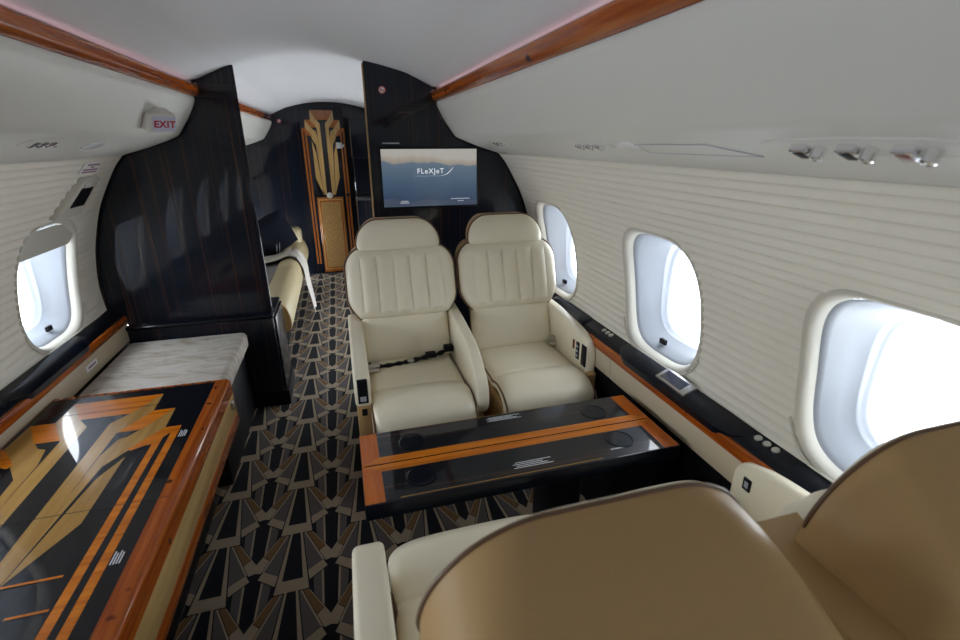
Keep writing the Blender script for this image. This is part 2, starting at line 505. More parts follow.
# ends of the cabin
def hull(inset=0.):
    h = [(1.09, 0.), (1.09, .59), (1.155, .655)]+[(p.x, p.y) for p in wall_pts]+[(p.x, p.y) for p in val_pts]
    h += [(.54, 1.70)]+[(p.x, p.y) for p in ceil_pts[::-1] if p.x > .01]
    return h
hp = hull()
full = hp+[(0, 1.849)]+[(-x, z) for x, z in hp[::-1]]
plate = [(-1.3, -.02), (1.3, -.02), (1.3, 1.95), (-1.3, 1.95)]
bm = BM(); prism(bm, plate, 'y', Y0-.04, Y0)
tag(obj('wall_back', bm, M['valance'], kind='structure'), 'rear end wall of the cabin', 'wall')
bm = BM(); prism(bm, plate, 'y', Y1, Y1+.04)
wf = tag(obj('wall_front', bm, M['ebony'], kind='structure'), 'dark ebony end wall around the inlaid door', 'wall')

# ------------------------------------------------------------------ floor with its woven fan pattern
bm = BM()
poly(bm, [(-1.2, Y0, 0), (1.2, Y0, 0), (1.2, Y1, 0), (-1.2, Y1, 0)], 0)
def fan(cx, cy):
    def pl(pts, mi, lay, mir=True):
        for s in ((1, -1) if mir else (1,)):
            q = [(cx+s*u, cy+v, .0006*lay) for u, v in pts]
            if s < 0: q = q[::-1]
            poly(bm, q, mi)
    j = lambda: random.uniform(-.002, .002)
    # grey columns that hang below the fan, with their pale edge
    pl([(.070, .06), (.098, .09), (.104, -.085), (.080, -.085)], 2, 1)
    pl([(.098, .09), (.105, .09), (.111, -.085), (.104, -.085)], 1, 1)
    # outer strap: brown with a pale rim and a pale foot
    pl([(.032, .278), (.064, .266), (.1325, .158), (.1325, .108), (.108, .100)], 0, 3.6)
    pl([(.034, .276), (.060, .266), (.112, .184), (.086, .163)], 3, 4)
    pl([(.058, .267), (.063, .264), (.1325, .153), (.1325, .145)], 1, 4.2)
    pl([(.110, .180), (.088, .160), (.112, .108), (.1325, .114), (.1325, .150)], 1, 4.2)
    # inner wedge
    pl([(.021, .275), (.036, .275), (.124, .082), (.056, .030)], 0, 4.8)
    pl([(.022, .275), (.030, .275), (.100, .115), (.051, .078)], 2, 5)
    pl([(.027, .275), (.033, .275), (.108, .112), (.099, .116)], 1, 5.4)
    pl([(.051, .078), (.103, .114), (.119, .082), (.0585, .037)], 1, 5.5)
    # framed dark keystone
    pl([(-.063, -.004), (.063, -.004), (.025, .275), (-.025, .275)], 0, 5.9, False)
    pl([(-.058, 0), (.058, 0), (.0215, .275), (-.0215, .275)], 1, 6, False)
    pl([(-.035, .050), (.035, .050), (.0145, .272), (-.0145, .272)], 0, 6.5, False)
PX, PY = .265, .272
for a in range(-4, 6):
    for b in range(-2, 22):
        cx = -.262+a*PX; cy = 2.425+(b-9)*PY
        if -1.0 < cx < 1.0 and Y0 < cy-.07 and cy+.29 < Y1: fan(cx, cy)
tag(obj('floor', bm, [M['c_navy'], M['c_beige'], M['c_grey'], M['c_brown']], smooth=None, kind='structure'), 'dark carpet woven with beige and grey art deco fans', 'carpet')

# ------------------------------------------------------------------ side ledges
def ledge(sgn, name, label):
    bm = BM()
    pr = rounded([(sgn*1.09, .618), (sgn*1.105, .640), (sgn*1.156, .660), (sgn*1.175, .655), (sgn*1.175, .60), (sgn*1.09, .60)], [.008, .012, .004, 0, 0, 0])
    prism(bm, pr, 'y', Y0, YB-.004)
    L = obj(name, bm, M['blackgloss'], kind='structure')
    tag(L, label, 'ledge')
    bm = BM(); box(bm, sgn*1.080, sgn*1.105, Y0, YB-.006, .582, .622, .004, 2); obj('wood_strip', bm, M['cherry'], L, label='cherry wood strip')
    bm = BM()
    ys = [Y0, -1.9, -1.0, -.05, .85, 1.62, 2.35, YB-.008]
    for a, b in zip(ys, ys[1:]): box(bm, sgn*1.082, sgn*1.11, a+.001, b-.001, .492, .583, .004, 2)
    obj('leather_panel', bm, M['sideleather'], L, label='cream leather panel')
    bm = BM(); box(bm, sgn*1.092, sgn*1.16, Y0, YB-.008, 0.0, .492); obj('lower_panel', bm, M['black'], L, label='black panel down to the floor')
    return L
LR = ledge(1, 'trim_5', 'black gloss ledge with cherry strip under the big windows')
LL = ledge(-1, 'trim_6', 'black gloss ledge with cherry strip above the pale hide bench')
def grip(L, sgn, y0, y1):
    # raised moulded lid that swells over the wood strip
    bm = BM(); rows = []
    for k in range(25):
        t = k/24; y = y0+(y1-y0)*t; e = min(1, (math.sin(PI*t)*2.6))**.6 if 0 < t < 1 else 0
        w = .034*e
        rows.append([(sgn*(1.110-w), y, .640-.030*e), (sgn*(1.108-w), y, .642-.010*e), (sgn*(1.118-w*.6), y, .650+.004*e), (sgn*1.148, y, .659+.003*e)])
    grid(bm, rows)
    obj('lid', bm, M['blackgloss'], L)
for a, b in ((.93, 1.60), (-.6, .1), (1.9, 2.3)): grip(LR, 1, a, b)
for a, b in ((1.05, 1.72), (1.78, 2.35), (.1, .95)): grip(LL, -1, a, b)
for y0 in (1.745, .870):
    for k in range(3):
        bm = BM(); lathe(bm, [(.011, 0), (.011, .004), (.008, .006), (.001, .0055)], Matrix.Translation((1.132, y0-.03*k+.03, .650)) @ Matrix.Rotation(-.35, 4, 'Y'), 14)
        obj('button', bm, M['steel'], LR)

# control screen let into the ledge
t = thing('control_screen', 'small silver framed touch screen set in the black window ledge', 'control screen', (1.112, 1.25, .655))
F = Matrix.Translation((1.114, 1.25, .660)) @ Matrix.Rotation(-.42, 4, 'Y')
bm = BM(); box(bm, -.030, .030, -.078, .078, -.006, .004, .003, 2, mat=F); obj('frame', bm, M['steel'], t)
bm = BM(); box(bm, -.021, .021, -.050, .062, .002, .0055, .001, 1, mat=F); obj('screen', bm, plain('screen_glass', (.03, .03, .06), .1, coat=1), t)

# ------------------------------------------------------------------ left partition and its counter
def clip_hull(xmax):
    h = [(x, z) for x, z in hp]
    return h
def half_panel(sgn, xin, ztop, z0=0.):
    pts = [(sgn*xin, z0)]
    if z0 < .59: pts += [(sgn*1.09, z0), (sgn*1.09, .59)]
    pts += [(sgn*x, z) for x, z in hp if z > max(z0, .6) and x > xin]
    pts += [(sgn*xin, ztop)]
    return pts
bm = BM(); prism(bm, half_panel(-1, .392, 1.793, .57), 'y', YB, YB+.035)
pl_ = obj('wall_partition_left', bm, M['ebony'], kind='structure')
tag(pl_, 'glossy ebony partition with stepped outline behind the pale bench', 'partition')
bm = BM(); tube(bm, [(-.391, YB-.001, .58), (-.391, YB-.001, 1.79)], .0045, 8); obj('edge_strip', bm, M['blackgloss'], pl_)
bm = BM(); prism(bm, [(-.393, 1.652), (-.574, 1.652), (-.56, 1.706), (-.393, 1.706)], 'y', YB-.012, YB+.001, .003, 2)
obj('rail', bm, M['ebonyx'], pl_, label='black rail band')
def gasket(par, sgn):
    bm = BM(); tube(bm, [(sgn*(x-.006), YB-.003, z) for x, z in hp if z > .66 and x > .56][::2], .007, 6)
    obj('edge_gasket', bm, M['blackgloss'], par)
gasket(pl_, -1)
cab = thing('low_cabinet', 'low black cabinet under the glossy ebony partition', 'cabinet', (-.74, YB+.1, 0))
bm = BM(); box(bm, -1.088, -.385, YB-.035, YB+.30, .09, .548, .004, 2); obj('body', bm, M['ebony'], cab)
bm = BM(); box(bm, -1.088, -.380, YB-.048, YB+.30, .548, .571, .010, 3); obj('counter_top', bm, M['blackgloss'], cab)
bm = BM(); box(bm, -1.088, -.362, YB-.03, YB+.30, 0.001, .092, .004, 2); obj('plinth', bm, M['black'], cab)
bm = BM(); box(bm, -.3845, -.372, YB-.02, YB+.29, .10, .545, .003, 2); obj('end_panel', bm, M['marble'], cab, label='black marble end panel')

# ------------------------------------------------------------------ right bulkhead with the screen
bm = BM(); prism(bm, half_panel(1, .207, 1.833, 0.), 'y', YB, YB+.05)
pr_ = obj('wall_partition_right', bm, M['ebony'], kind='structure')
tag(pr_, 'dark ebony bulkhead carrying the large screen behind the seats', 'partition')
bm = BM(); box(bm, .200, .2075, YB+.018, YB+.032, .3, 1.825, .001, 1); obj('edge_strip', bm, M['maplez'], pr_, label='light wood edge strip')
bm = BM()
prism(bm, [(.285, 1.524), (.30, 1.512), (.40, 1.572), (.50, 1.622), (.57, 1.652), (.556, 1.706), (.50, 1.682), (.40, 1.632)], 'y', YB-.012, YB+.001, .004, 2)
obj('rail', bm, M['ebonyx'], pr_, label='black handrail continuing the cherry rail')
bm = BM(); tube(bm, [(.285, YB-.018, 1.528), (.31, YB-.022, 1.552), (.35, YB-.02, 1.58)], .007, 8); obj('rail_tip', bm, M['blackgloss'], pr_)
gasket(pr_, 1)
tv = thing('television', 'wide wall screen showing blue hills, mounted on the ebony bulkhead', 'television', (.525, YB-.012, 1.11))
bm = BM(); box(bm, .250, .797, YB-.012, YB, 1.108, 1.430, .003, 2); obj('bezel', bm, M['black'], tv)
bm = BM(); box(bm, .262, .787, YB-.0135, YB-.012, 1.119, 1.420); obj('screen', bm, M['screen'], tv, smooth=False)
FT = lambda x, z: frame((x, YB-.0145, z), (1, 0, 0), (0, 0, 1))
text('lettering', 'FLeXJeT', .038, M['logo'], FT(.525, 1.305), tv, space=1.15)
bm = BM()
sw = smooth_curve([(.44, 1.281), (.52, 1.280), (.59, 1.281), (.625, 1.294), (.652, 1.323)], 6)
for k in range(len(sw)-1):
    a, b = sw[k], sw[k+1]; w0 = .0006+.011*max(0, (k/len(sw)-.45))*(1-(k/len(sw))**6)*1.4; w1 = .0006+.011*max(0, ((k+1)/len(sw)-.45))*(1-((k+1)/len(sw))**6)*1.4
    poly(bm, [(a.x, YB-.0142, a.y), (b.x, YB-.0142, b.y), (b.x, YB-.0142, b.y+w1), (a.x, YB-.0142, a.y+w0)])
obj('swoosh', bm, M['logo'], tv, smooth=None)
M['dimlogo'] = glow('screen_small_print', (.30, .33, .38), 1.)
for x0, x1, z in ((.355, .395, 1.148), (.350, .400, 1.139), (.635, .745, 1.155), (.675, .710, 1.143)):
    bm = BM(); box(bm, x0, x1, YB-.0142, YB-.0136, z-.0025, z+.0025)
    obj('caption_line', bm, M['dimlogo'], tv, smooth=False)
bm = BM(); box(bm, .275, .365, YB-.001, YB, 1.446, 1.452)
pk = obj('placard', bm, M['stitch']); tag(pk, 'thin grey text strip just above the wall screen', 'placard')

def nosmoke(x, z, y, label):
    t = thing('no_smoking_sign', label, 'sign', (x, y, z))
    bm = BM(); lathe(bm, [(.018, 0), (.018, .0015), (.001, .0016)], frame((x, y, z), (1, 0, 0), (0, 0, 1)), 24); obj('disc', bm, M['paper'], t)
    bm = BM()
    pts = [(x+.0155*math.cos(2*PI*k/24), y-.0016, z+.0155*math.sin(2*PI*k/24)) for k in range(24)]
    tube(bm, pts, .0028, 6, True)
    tube(bm, [(x-.011, y-.002, z+.011), (x+.011, y-.002, z-.011)], .0022, 6)
    obj('ring', bm, plain('sign_red', (.55, .10, .13), .5), t)
    bm = BM(); box(bm, x-.010, x+.008, y-.0022, y-.0014, z-.003, z+.001); obj('symbol', bm, M['black'], t)
nosmoke(.292, 1.703, YB-.0005, 'round no smoking sign on the ebony bulkhead above the screen')
nosmoke(-.497, 1.656, Y1-.0005, 'round no smoking sign on the far dark wall beside the rail end')

# ------------------------------------------------------------------ art deco motif shared by the door and the table
MOT = [  # (colour, outline, mirrored)  0 maple 1 cherry 2 ebony
    (0, [(.145, 1.886), (.149, 1.757), (.078, 1.625), (.073, 1.03), (.034, 1.03), (.033, 1.70), (.075, 1.757)], True),
    (1, [(-.145, 1.886), (.145, 1.886), (.078, 1.757), (-.078, 1.757)], False),
    (1, [(.150, 1.757), (.220, 1.757), (.150, 1.632), (.080, 1.632)], True),
    (0, [(.220, 1.757), (.224, 1.626), (.109, 1.44), (.074, 1.04), (.070, 1.04), (.080, 1.50), (.098, 1.585), (.150, 1.632)], True),
    (1, [(.224, 1.624), (.274, 1.624), (.274, 1.56), (.215, 1.53), (.160, 1.505), (.150, 1.520)], True),
    (1, [(.252, 1.60), (.274, 1.60), (.274, .30), (.252, .30)], True),
    (1, [(.213, 1.55), (.235, 1.57), (.235, .30), (.213, .30)], True),
    (2, [(.235, 1.56), (.252, 1.585), (.252, .30), (.235, .30)], True),
    (0, [(.117, 1.38), (.157, 1.475), (.157, 1.19), (.074, 1.02)], True),
    (2, [(.088, 1.60), (.145, 1.628), (.122, 1.595), (.085, 1.58)], True),
    (2, [(.150, 1.50), (.20, 1.525), (.185, 1.495), (.158, 1.48)], True),
]
def motif(bm, conv, hclip=None):
    for i, (c, pts, mir) in enumerate(MOT):
        for s in ((1, -1) if mir else (1,)):
            q = [(s*d, h) for d, h in pts]
            if hclip is not None: q = [(d, max(h, hclip)) for d, h in q]
            poly(bm, [conv(d, h, i) for d, h in q], c)

# door in the far wall
dz = [(.30, .12), (1.02, .885), (1.19, 1.08), (1.50, 1.50), (1.624, 1.59), (1.757, 1.67), (1.886, 1.765)]
DXC = -.068
bm = BM(); box(bm, -.292, .150, Y1-.030, Y1-.002, .02, 1.80, .004, 2)
d = obj('door_1', bm, M['ebony'], kind='structure'); tag(d, 'tall dark door inlaid with a golden art deco sunburst', 'door')
bm = BM(); motif(bm, lambda a, h, i: (DXC+a*.80, Y1-.0304-.00015*i, interp(dz, h)), .30)
obj('inlay', bm, [M['maplez'], M['cherryz'], M['ebony']], d, smooth=None, label='maple and cherry inlay')
bm = BM(); box(bm, DXC-.142, DXC+.142, Y1-.036, Y1-.030, .02, .872, .002, 1); obj('panel_border', bm, M['cherryz'], d)
bm = BM(); box(bm, DXC-.128, DXC+.128, Y1-.0375, Y1-.034, .05, .850, .001, 1); obj('panel_line', bm, M['maplez'], d)
bm = BM(); box(bm, DXC-.120, DXC+.120, Y1-.0385, Y1-.035, .058, .838, .001, 1); obj('panel_inner_border', bm, M['cherryz'], d)
bm = BM(); box(bm, DXC-.105, DXC+.105, Y1-.0395, Y1-.036, .075, .820, .001, 1); obj('panel', bm, M['burl'], d, label='pale burl lower panel')
bm = BM(); lathe(bm, [(.034, 0), (.034, .004), (.030, .006), (.001, .006)], frame((DXC, Y1-.030, .888), (1, 0, 0), (0, 0, 1)), 20); obj('roundel', bm, M['whiteplastic'], d, label='pale half round inlay')
bm = BM(); lathe(bm, [(.008, 0), (.008, .02), (.02, .03), (.02, .045), (.012, .05)], frame((.128, Y1-.030, .895), (1, 0, 0), (0, 0, 1)), 16); obj('door_knob', bm, M['black'], d)
bm = BM(); box(bm, .055, .115, Y1-.052, Y1-.046, 1.385, 1.445, .002, 1)
box(bm, .105, .135, Y1-.050, Y1-.046, 1.40, 1.425, .002, 1)
tg = obj('paper_tag', bm, M['paper']); tag(tg, 'crumpled white paper tag stuck on the inlaid door', 'paper tag')
# cupboard beside the door
cb = thing('wall_cupboard', 'tall black cupboard beside the inlaid door', 'cupboard', (.65, 5.3, 0))
bm = BM(); box(bm, .195, 1.085, 5.10, Y1-.003, 1.30, 1.66, .004, 2); obj('upper_cabinet', bm, M['blackgloss'], cb)
bm = BM(); box(bm, .21, 1.085, 5.45, Y1-.003, .90, 1.30, .002, 1); obj('mirror_back', bm, plain('smoked_mirror', (.30, .31, .33), .06, metal=1.), cb, label='smoked mirror back')
bm = BM(); box(bm, .20, 1.085, 5.05, Y1-.003, .0, .90, .004, 2); obj('base_cabinet', bm, M['ebony'], cb)

# ------------------------------------------------------------------ seats
def wtop(z, zt, Wd, r):
    if z > zt-r:
        k = r-(zt-z); return Wd-r+math.sqrt(max(0, r*r-k*k))
    return Wd
def rows_cos(z0, z1, n): return [z0+(z1-z0)*.5*(1-math.cos(PI*i/n)) for i in range(n+1)]

def pad(bm, zs, wf, df, yc, sgn=-1, nu=40, power=6., end=.0, z0=None, z1=None, extra=None, ep=.10):
    """padded face: half-width wf(z), depth df, lean yc(z); bulges towards sgn*y"""
    z0 = zs[0]; z1 = zs[-1]; rows = []
    for z in zs:
        w = wf(z)
        e = min(1, (z-z0)/ep, (z1-z)/ep); e = max(0, e); e = math.sqrt(max(0, 1-(1-e)**2))
        row = []
        for k in range(nu+1):
            u = -math.cos(PI*k/nu) if nu < 60 else -1+2*k/nu
            if nu >= 60: u = math.copysign(1-(1-abs(u))**1.25, u)
            prof = (1-abs(u)**power)**(.5)
            dd = df*e*prof
            if extra: dd += extra(u*w, z)*e*prof
            row.append((u*w, yc(z)+sgn*dd, z))
        rows.append(row)
    grid(bm, rows)
    return bm

def outline(zs, wf, yc):
    L = [(-wf(z), yc(z), z) for z in zs]; R = [(wf(z), yc(z), z) for z in zs[::-1]]
    return L+R

def arm_profile(kind):
    if kind == 'mid': return rounded([(.22, .30), (.22, .685), (.02, .672), (-.28, .63), (-.43, .52), (-.44, .41), (-.36, .34)], [.02, .05, .05, .14, .05, .04, .04], 7)
    b = .472 if kind == 'outer' else .30
    if kind == 'wall': return rounded([(.24, b), (.24, .665), (.05, .665), (-.24, .640), (-.352, .600), (-.358, .485), (-.345, b)], [.02, .06, .05, .10, .05, .04, .03], 7)
    return rounded([(.24, b), (.24, .660), (.05, .660), (-.28, .630), (-.388, .600), (-.388, .485), (-.38, b)], [.02, .06, .05, .10, .05, 0, 0], 7)

def make_seat(label, loc, rz, slope, arms, shell, belt, group, wide=.260, hwid=.226, pw=.214, ax=(.208, .272), shw=.2, shx=0.):
    t = thing('club_seat', label, 'seat', loc, rz, group)
    P = lambda n, bm, m, par=None, **k: obj(n, bm, m, par or t, local=True, **k)
    near = shell == 'near'
    lean = lambda z: .055+max(0, z-.45)*slope
    # pedestal and skirt
    bm = BM(); box(bm, -.19, .19, -.34, .06, .0, .10, .012, 2); P('pedestal', bm, M['black'])
    bm = BM(); prism(bm, rounded([(.09, .10), (.09, .40), (-.40, .40), (-.425, .36), (-.40, .10)], [.01, .01, .03, .03, .02]), 'x', -.212, .212, .012, 2); P('skirt', bm, M['tan'])
    # seat cushion: side profile with thigh roll, softly rounded across
    prof = smooth_curve([(.06, .470), (-.06, .472), (-.18, .472), (-.245, .470), (-.258, .466), (-.275, .474), (-.33, .486), (-.40, .476), (-.455, .440), (-.473, .385), (-.455, .330), (-.42, .305)], 5)
    rows = []
    for i, p in enumerate(prof):
        a = prof[max(i-1, 0)]; b = prof[min(i+1, len(prof)-1)]; tt = (b-a).normalized(); nn = Vector((-tt.y, tt.x))
        if nn.dot(Vector((p.x+.2, p.y-.36))) < 0: nn = -nn
        row = []
        for k in range(31):
            u = -math.cos(PI*k/30); dd = .05*(1-(1-abs(u)**7)**.5) - .006*(1-u*u)
            q = p-nn*dd
            row.append((u*pw, q.x-(.04 if near and i > 8 else 0), q.y+(.012 if near else 0)))
        rows.append(row)
    bm = BM(); grid(bm, rows)
    c = P('seat_cushion', bm, M['cream'])
    for sx in (1, -1):
        bm = BM(); tube(bm, [(sx*(pw-.006), p.x, p.y-.032) for p in prof], .005, 6); P('piping', bm, M['piping'], c)
    # lower back
    zs = rows_cos(.455, .735, 16); wl = lambda z: pw-.001
    bm = BM(); pad(bm, zs, wl, .050, lambda z: lean(z)-.010, -1, 30, 8., ep=.05); P('lower_back', bm, M['cream'])
    # quilted upper back
    zt = .985 if not near else .920; zb = .665
    def wu(z):
        w = wtop(z, zt, wide, .10)
        if z < .765: w = min(w, .208+(wide-.208)*math.sin(PI/2*max(0, (z-zb)/.10)))
        return w
    def quilt(x, z):
        if .700 < z < zt-.022 and abs(x) < .196:
            e = min(1, (z-.700)/.010, (zt-.022-z)/.03, (.196-abs(x))/.008)
            return e*(.018*abs(math.sin(PI*(x/.078+.5)))**.55-.009)
        return 0
    zs = [zb+(zt-zb)*(1-(1-i/50)**1.5) for i in range(51)]
    lu = lambda z: lean(z)-.036
    bm = BM(); pad(bm, zs, wu, .056, lu, -1, 200, 8., extra=quilt, ep=.045); ub = P('upper_back', bm, M['cream'], label='cream quilted upper back')
    bm = BM(); tube(bm, outline(zs, lambda z: wu(z)+.003, lambda z: lu(z)+.003), .0065, 6, True); P('piping', bm, M['piping'], ub)
    # headrest
    ht, hb, hw, hrad = (1.108, .966, .198, .112) if not near else (1.073, .90, hwid, .15)
    wh = lambda z: wtop(z, ht, hw, hrad) if z > hb+.03 else hw-.03+math.sqrt(max(0, .03**2-(hb+.03-z)**2))
    zs2 = [hb+(ht-hb)*(1-(1-i/30)**1.9) for i in range(31)] if near else rows_cos(hb, ht, 24)
    if near: zs2 = [hb, hb+.004, hb+.01, hb+.02]+[z for z in zs2 if z > hb+.022]
    lh = (lambda z: lean(z)-.020) if near else (lambda z: lean(z)-.048)
    bm = BM(); pad(bm, zs2, (lambda z: wh(z)*.95) if near else wh, .018 if near else .038, lh, -1, 40, 5., ep=.06); hr = P('headrest', bm, M['cream'])
    bm = BM(); tube(bm, outline(zs2, lambda z: wh(z)+.001, lambda z: lh(z)+.003), .0032 if near else .0055, 6, True); P('piping', bm, M['piping'], hr)
    if not near:
        bm = BM(); pad(bm, [hb+(ht+.004-hb)*i/60 for i in range(61)], lambda z: wh(min(z-.002, ht-.002))+.001, .105, lh, 1, 60, 18., ep=.012); P('headrest_back', bm, M['tan'], hr, label='tan headrest back')
        bm = BM(); pad(bm, zs, lambda z: wu(z)+.002, .14, lu, 1, 60, 18., ep=.016); P('back_shell', bm, M['tan'], label='tan back shell')
        bm = BM(); pad(bm, rows_cos(.30, .72, 12), wl, .10, lean, 1, 20, 6.); P('lower_shell', bm, M['tan'], label='tan lower shell')
    else:
        # smooth rear shell that thickens downwards
        zsh = [.86+(ht-.86)*(1-(1-i/44)**1.9) for i in range(45)]
        wsh = lambda z: wtop(z, ht, hw, hrad)
        rows = []
        for z in zsh:
            w = wsh(z); e = max(0, min(1, (ht-z)/.035)); e = math.sqrt(1-(1-e)**2)
            D = min(.235, .020+1.9*(ht-z))*e
            row = []
            for k in range(49):
                u = -1+2*k/48; u = math.copysign(1-(1-abs(u))**1.6, u)
                row.append((u*w, lh(z)+D*(1-abs(u)**9)**.5, z))
            rows.append(row)
        bm = BM(); grid(bm, rows); P('headrest_back', bm, M['tan'], hr, label='smooth tan headrest back')
        zsb = rows_cos(.12, .885, 40)
        wb = lambda z: wtop(z, .885, shw, .03)
        bm = BM(); pad(bm, zsb, wb, .215, lambda z: lean(z)-.065, 1, 60, 16., ep=.02); bm.transform(Matrix.Translation((shx, 0, 0))); P('back_shell', bm, M['tan'], label='tan back shell')
    # arms
    for side, kind in arms:
        s = 1 if side == 'r' else -1
        x0, x1 = ((.214, .268) if not near else (.242, .276)) if kind == 'mid' else ax
        bm = BM(); prism(bm, arm_profile(kind), 'x', s*x0, s*x1, .018, 4); a = P('armrest', bm, M['cream'])
        bm = BM(); prism(bm, rounded([(.20, .10), (.20, .46), (-.377, .472), (-.36, .10)], .015), 'x', s*(x0+.004), s*(x1-.004), .008, 2); P('side_panel', bm, M['tan'], a, label='tan panel under the armrest')
        if kind == 'outer' and not near:
            bm = BM(); box(bm, s*(x0+.012), s*(x1-.012), -.393, -.376, .488, .590, .003, 2); P('control_panel', bm, M['black'], a, label='black control panel')
            bm = BM(); box(bm, s*(x0+.020), s*(x1-.020), -.3955, -.385, .498, .520, .002, 1); P('buttons', bm, M['stitch'], a)
            bm = BM(); box(bm, s*(x0+.02), s*(x1-.022), -.380, -.362, .425, .455, .003, 2); P('release_button', bm, M['black'], a)
        if kind == 'plain':
            bm = BM(); box(bm, s*(x0-.004), s*(x0+.002), -.345, -.318, .535, .575, .004, 2); P('control_panel', bm, M['black'], a, label='small black control')
            bm = BM(); box(bm, s*(x0-.0055), s*(x0-.003), -.338, -.325, .545, .565, .002, 1); P('button', bm, M['stitch'], a)
        if kind == 'wall':
            bm = BM(); box(bm, s*(x0-.005), s*(x0+.002), -.350, -.308, .490, .592, .003, 2); P('control_panel', bm, M['black'], a, label='black control panel')
            bm = BM(); box(bm, s*(x0-.005), s*(x0+.002), -.285, -.255, .500, .585, .008, 3); P('button_strip', bm, M['black'], a)
            bm = BM()
            for q in range(3): box(bm, s*(x0-.0068), s*(x0-.004), -.279, -.261, .512+.023*q, .524+.023*q, .003, 2)
            P('button', bm, M['stitch'], a)
            bm = BM(); box(bm, s*(x0-.005), s*(x0+.002), -.235, -.218, .535, .582, .004, 2); P('release_button', bm, M['buttonred'], a)
    # belt
    if belt == 'across':
        bm = BM()
        pts = smooth_curve([(-.20, -.045, .492), (-.14, -.055, .480), (-.06, -.050, .481), (.0, -.042, .484), (.08, -.03, .490), (.14, -.02, .494), (.205, .0, .515)], 6)
        tube(bm, pts, [.015+.004*math.sin(i*1.7) for i in range(len(pts))], 8, flat=.5); b = P('seat_belt', bm, M['black'])
        for q in ((-.212, -.150, -.075, -.03, .485, .497), (-.212, -.155, -.10, -.075, .474, .484), (-.02, .01, -.062, -.03, .486, .494)):
            bm = BM(); box(bm, *q, .003, 2); P('buckle', bm, M['steel'], b)
        for q in ((.07, .12, -.055, -.015, .49, .512), (.165, .21, -.03, .01, .50, .53)):
            bm = BM(); box(bm, *q, .006, 2); P('clasp', bm, M['black'], b)
    elif belt == 'tab':
        bm = BM(); box(bm, .165, .212, -.05, -.01, .478, .492, .003, 2); box(bm, .175, .212, -.03, .0, .492, .515, .004, 2); P('belt_tab', bm, M['steel'])
    return t
g = 'club seats facing each other across the table'
make_seat('cream club seat on the aisle beyond the folding table, black belt across its cushion', (.284, 2.095, 0), 0, .36, (('l', 'outer'), ('r', 'mid')), 'far', 'across', g)
make_seat('cream club seat beyond the folding table, next to the window wall', (.829, 2.095, 0), 0, .36, (('r', 'wall'),), 'far', 'tab', g, ax=(.205, .255))
make_seat('club seat on the aisle seen from its tan back, facing the folding table', (.297, .505, 0), PI, .14, (('r', 'outer'), ('l', 'mid')), 'near', None, g, .190, .226, .240, (.246, .318), .205)
make_seat('club seat seen from its tan back in the corner under the nearest window', (.868, .505, 0), PI, .14, (('l', 'plain'),), 'near', 'tab', g, .190, .216, .182, (.186, .228), .262, .024)

# ------------------------------------------------------------------ folding table between the seats
t = thing('folding_table', 'black and cherry folding table with four cup wells between the club seats', 'table', (.525, 1.26, 0))
TX0, TX1, TZ = .014, 1.034, .52
for (y0, y1, sgn) in ((1.2615, 1.438, 1), (1.086, 1.2605, -1)):
    bm = BM(); box(bm, TX0, TX1, y0, y1, TZ-.054, TZ-.001, .005, 2)
    lf = obj('table_leaf', bm, M['blackgloss'], t)
    bm = BM(); z = TZ-.0008
    ys = y0 if sgn > 0 else y1         # seam side
    ye = y1 if sgn > 0 else y0
    def q(x, f): return (x, ys+(ye-ys)*f, z)
    poly(bm, [q(TX0+.002, .01), q(TX1-.002, .01), q(TX1-.058, .20), q(TX0+.058, .20)], 1)
    poly(bm, [q(TX0+.002, .01), q(TX0+.058, .20), q(TX0+.058, .97), q(TX0+.002, .97)], 2)
    poly(bm, [q(TX1-.002, .01), q(TX1-.058, .20), q(TX1-.058, .97), q(TX1-.002, .97)], 2)
    poly(bm, [q(TX0+.058, .20), q(TX1-.058, .20), q(TX1-.058, .97), q(TX0+.058, .97)], 0)
    obj('veneer_inlay', bm, [M['ebonyx'], M['cherryx'], M['cherryend']], lf, smooth=None, label='ebony veneer with cherry border')
    # bright maple line by the outer edge
    bm = BM(); box(bm, TX0+.10, TX1-.28, ye-(.006 if sgn > 0 else -.010), ye-(.004 if sgn > 0 else -.013), TZ-.0008, TZ-.0003); obj('inlay_line', bm, M['maple'], lf)
    for x in (.184, .858):
        cy = 1.352 if sgn > 0 else 1.174
        bm = BM(); lathe(bm, [(.047, -.0003), (.047, .0014), (.0425, .0016), (.041, .0001), (.001, .0000)], Matrix.Translation((x, cy, TZ)), 32)
        obj('cup_well', bm, M['blackgloss'], lf)
    # small print
    bm = BM()
    for k in range(4):
        yy = (1.418-.007*k) if sgn > 0 else (1.150-.008*k)
        xx = .47 if sgn > 0 else .475
        box(bm, xx-.010*(k % 2), xx+.12-.015*((k*2) % 3), yy-.0016, yy+.0016, TZ-.0006, TZ-.0003)
    obj('small_print', bm, M['whiteink'], lf, smooth=False)
    if sgn < 0:
        bm = BM(); box(bm, .80, .86, 1.128, 1.133, TZ-.0006, TZ-.0003); obj('small_print', bm, M['whiteink'], lf, smooth=False)
bm = BM(); box(bm, TX0+.001, TX0+.012, 1.088, 1.436, TZ-.052, TZ-.002, .003, 2); obj('end_moulding', bm, M['cherry'], t, label='cherry end moulding')
bm = BM(); box(bm, TX0+.02, TX1-.01, 1.11, 1.42, TZ-.075, TZ-.055, .006, 2); obj('under_frame', bm, M['blackgloss'], t)
bm = BM(); box(bm, .985, 1.078, 1.13, 1.40, .05, TZ-.056, .006, 2); obj('support_arm', bm, M['black'], t)
bm = BM(); box(bm, .62, .74, 1.18, 1.34, .0, TZ-.076, .02, 3); obj('pedestal', bm, M['black'], t)

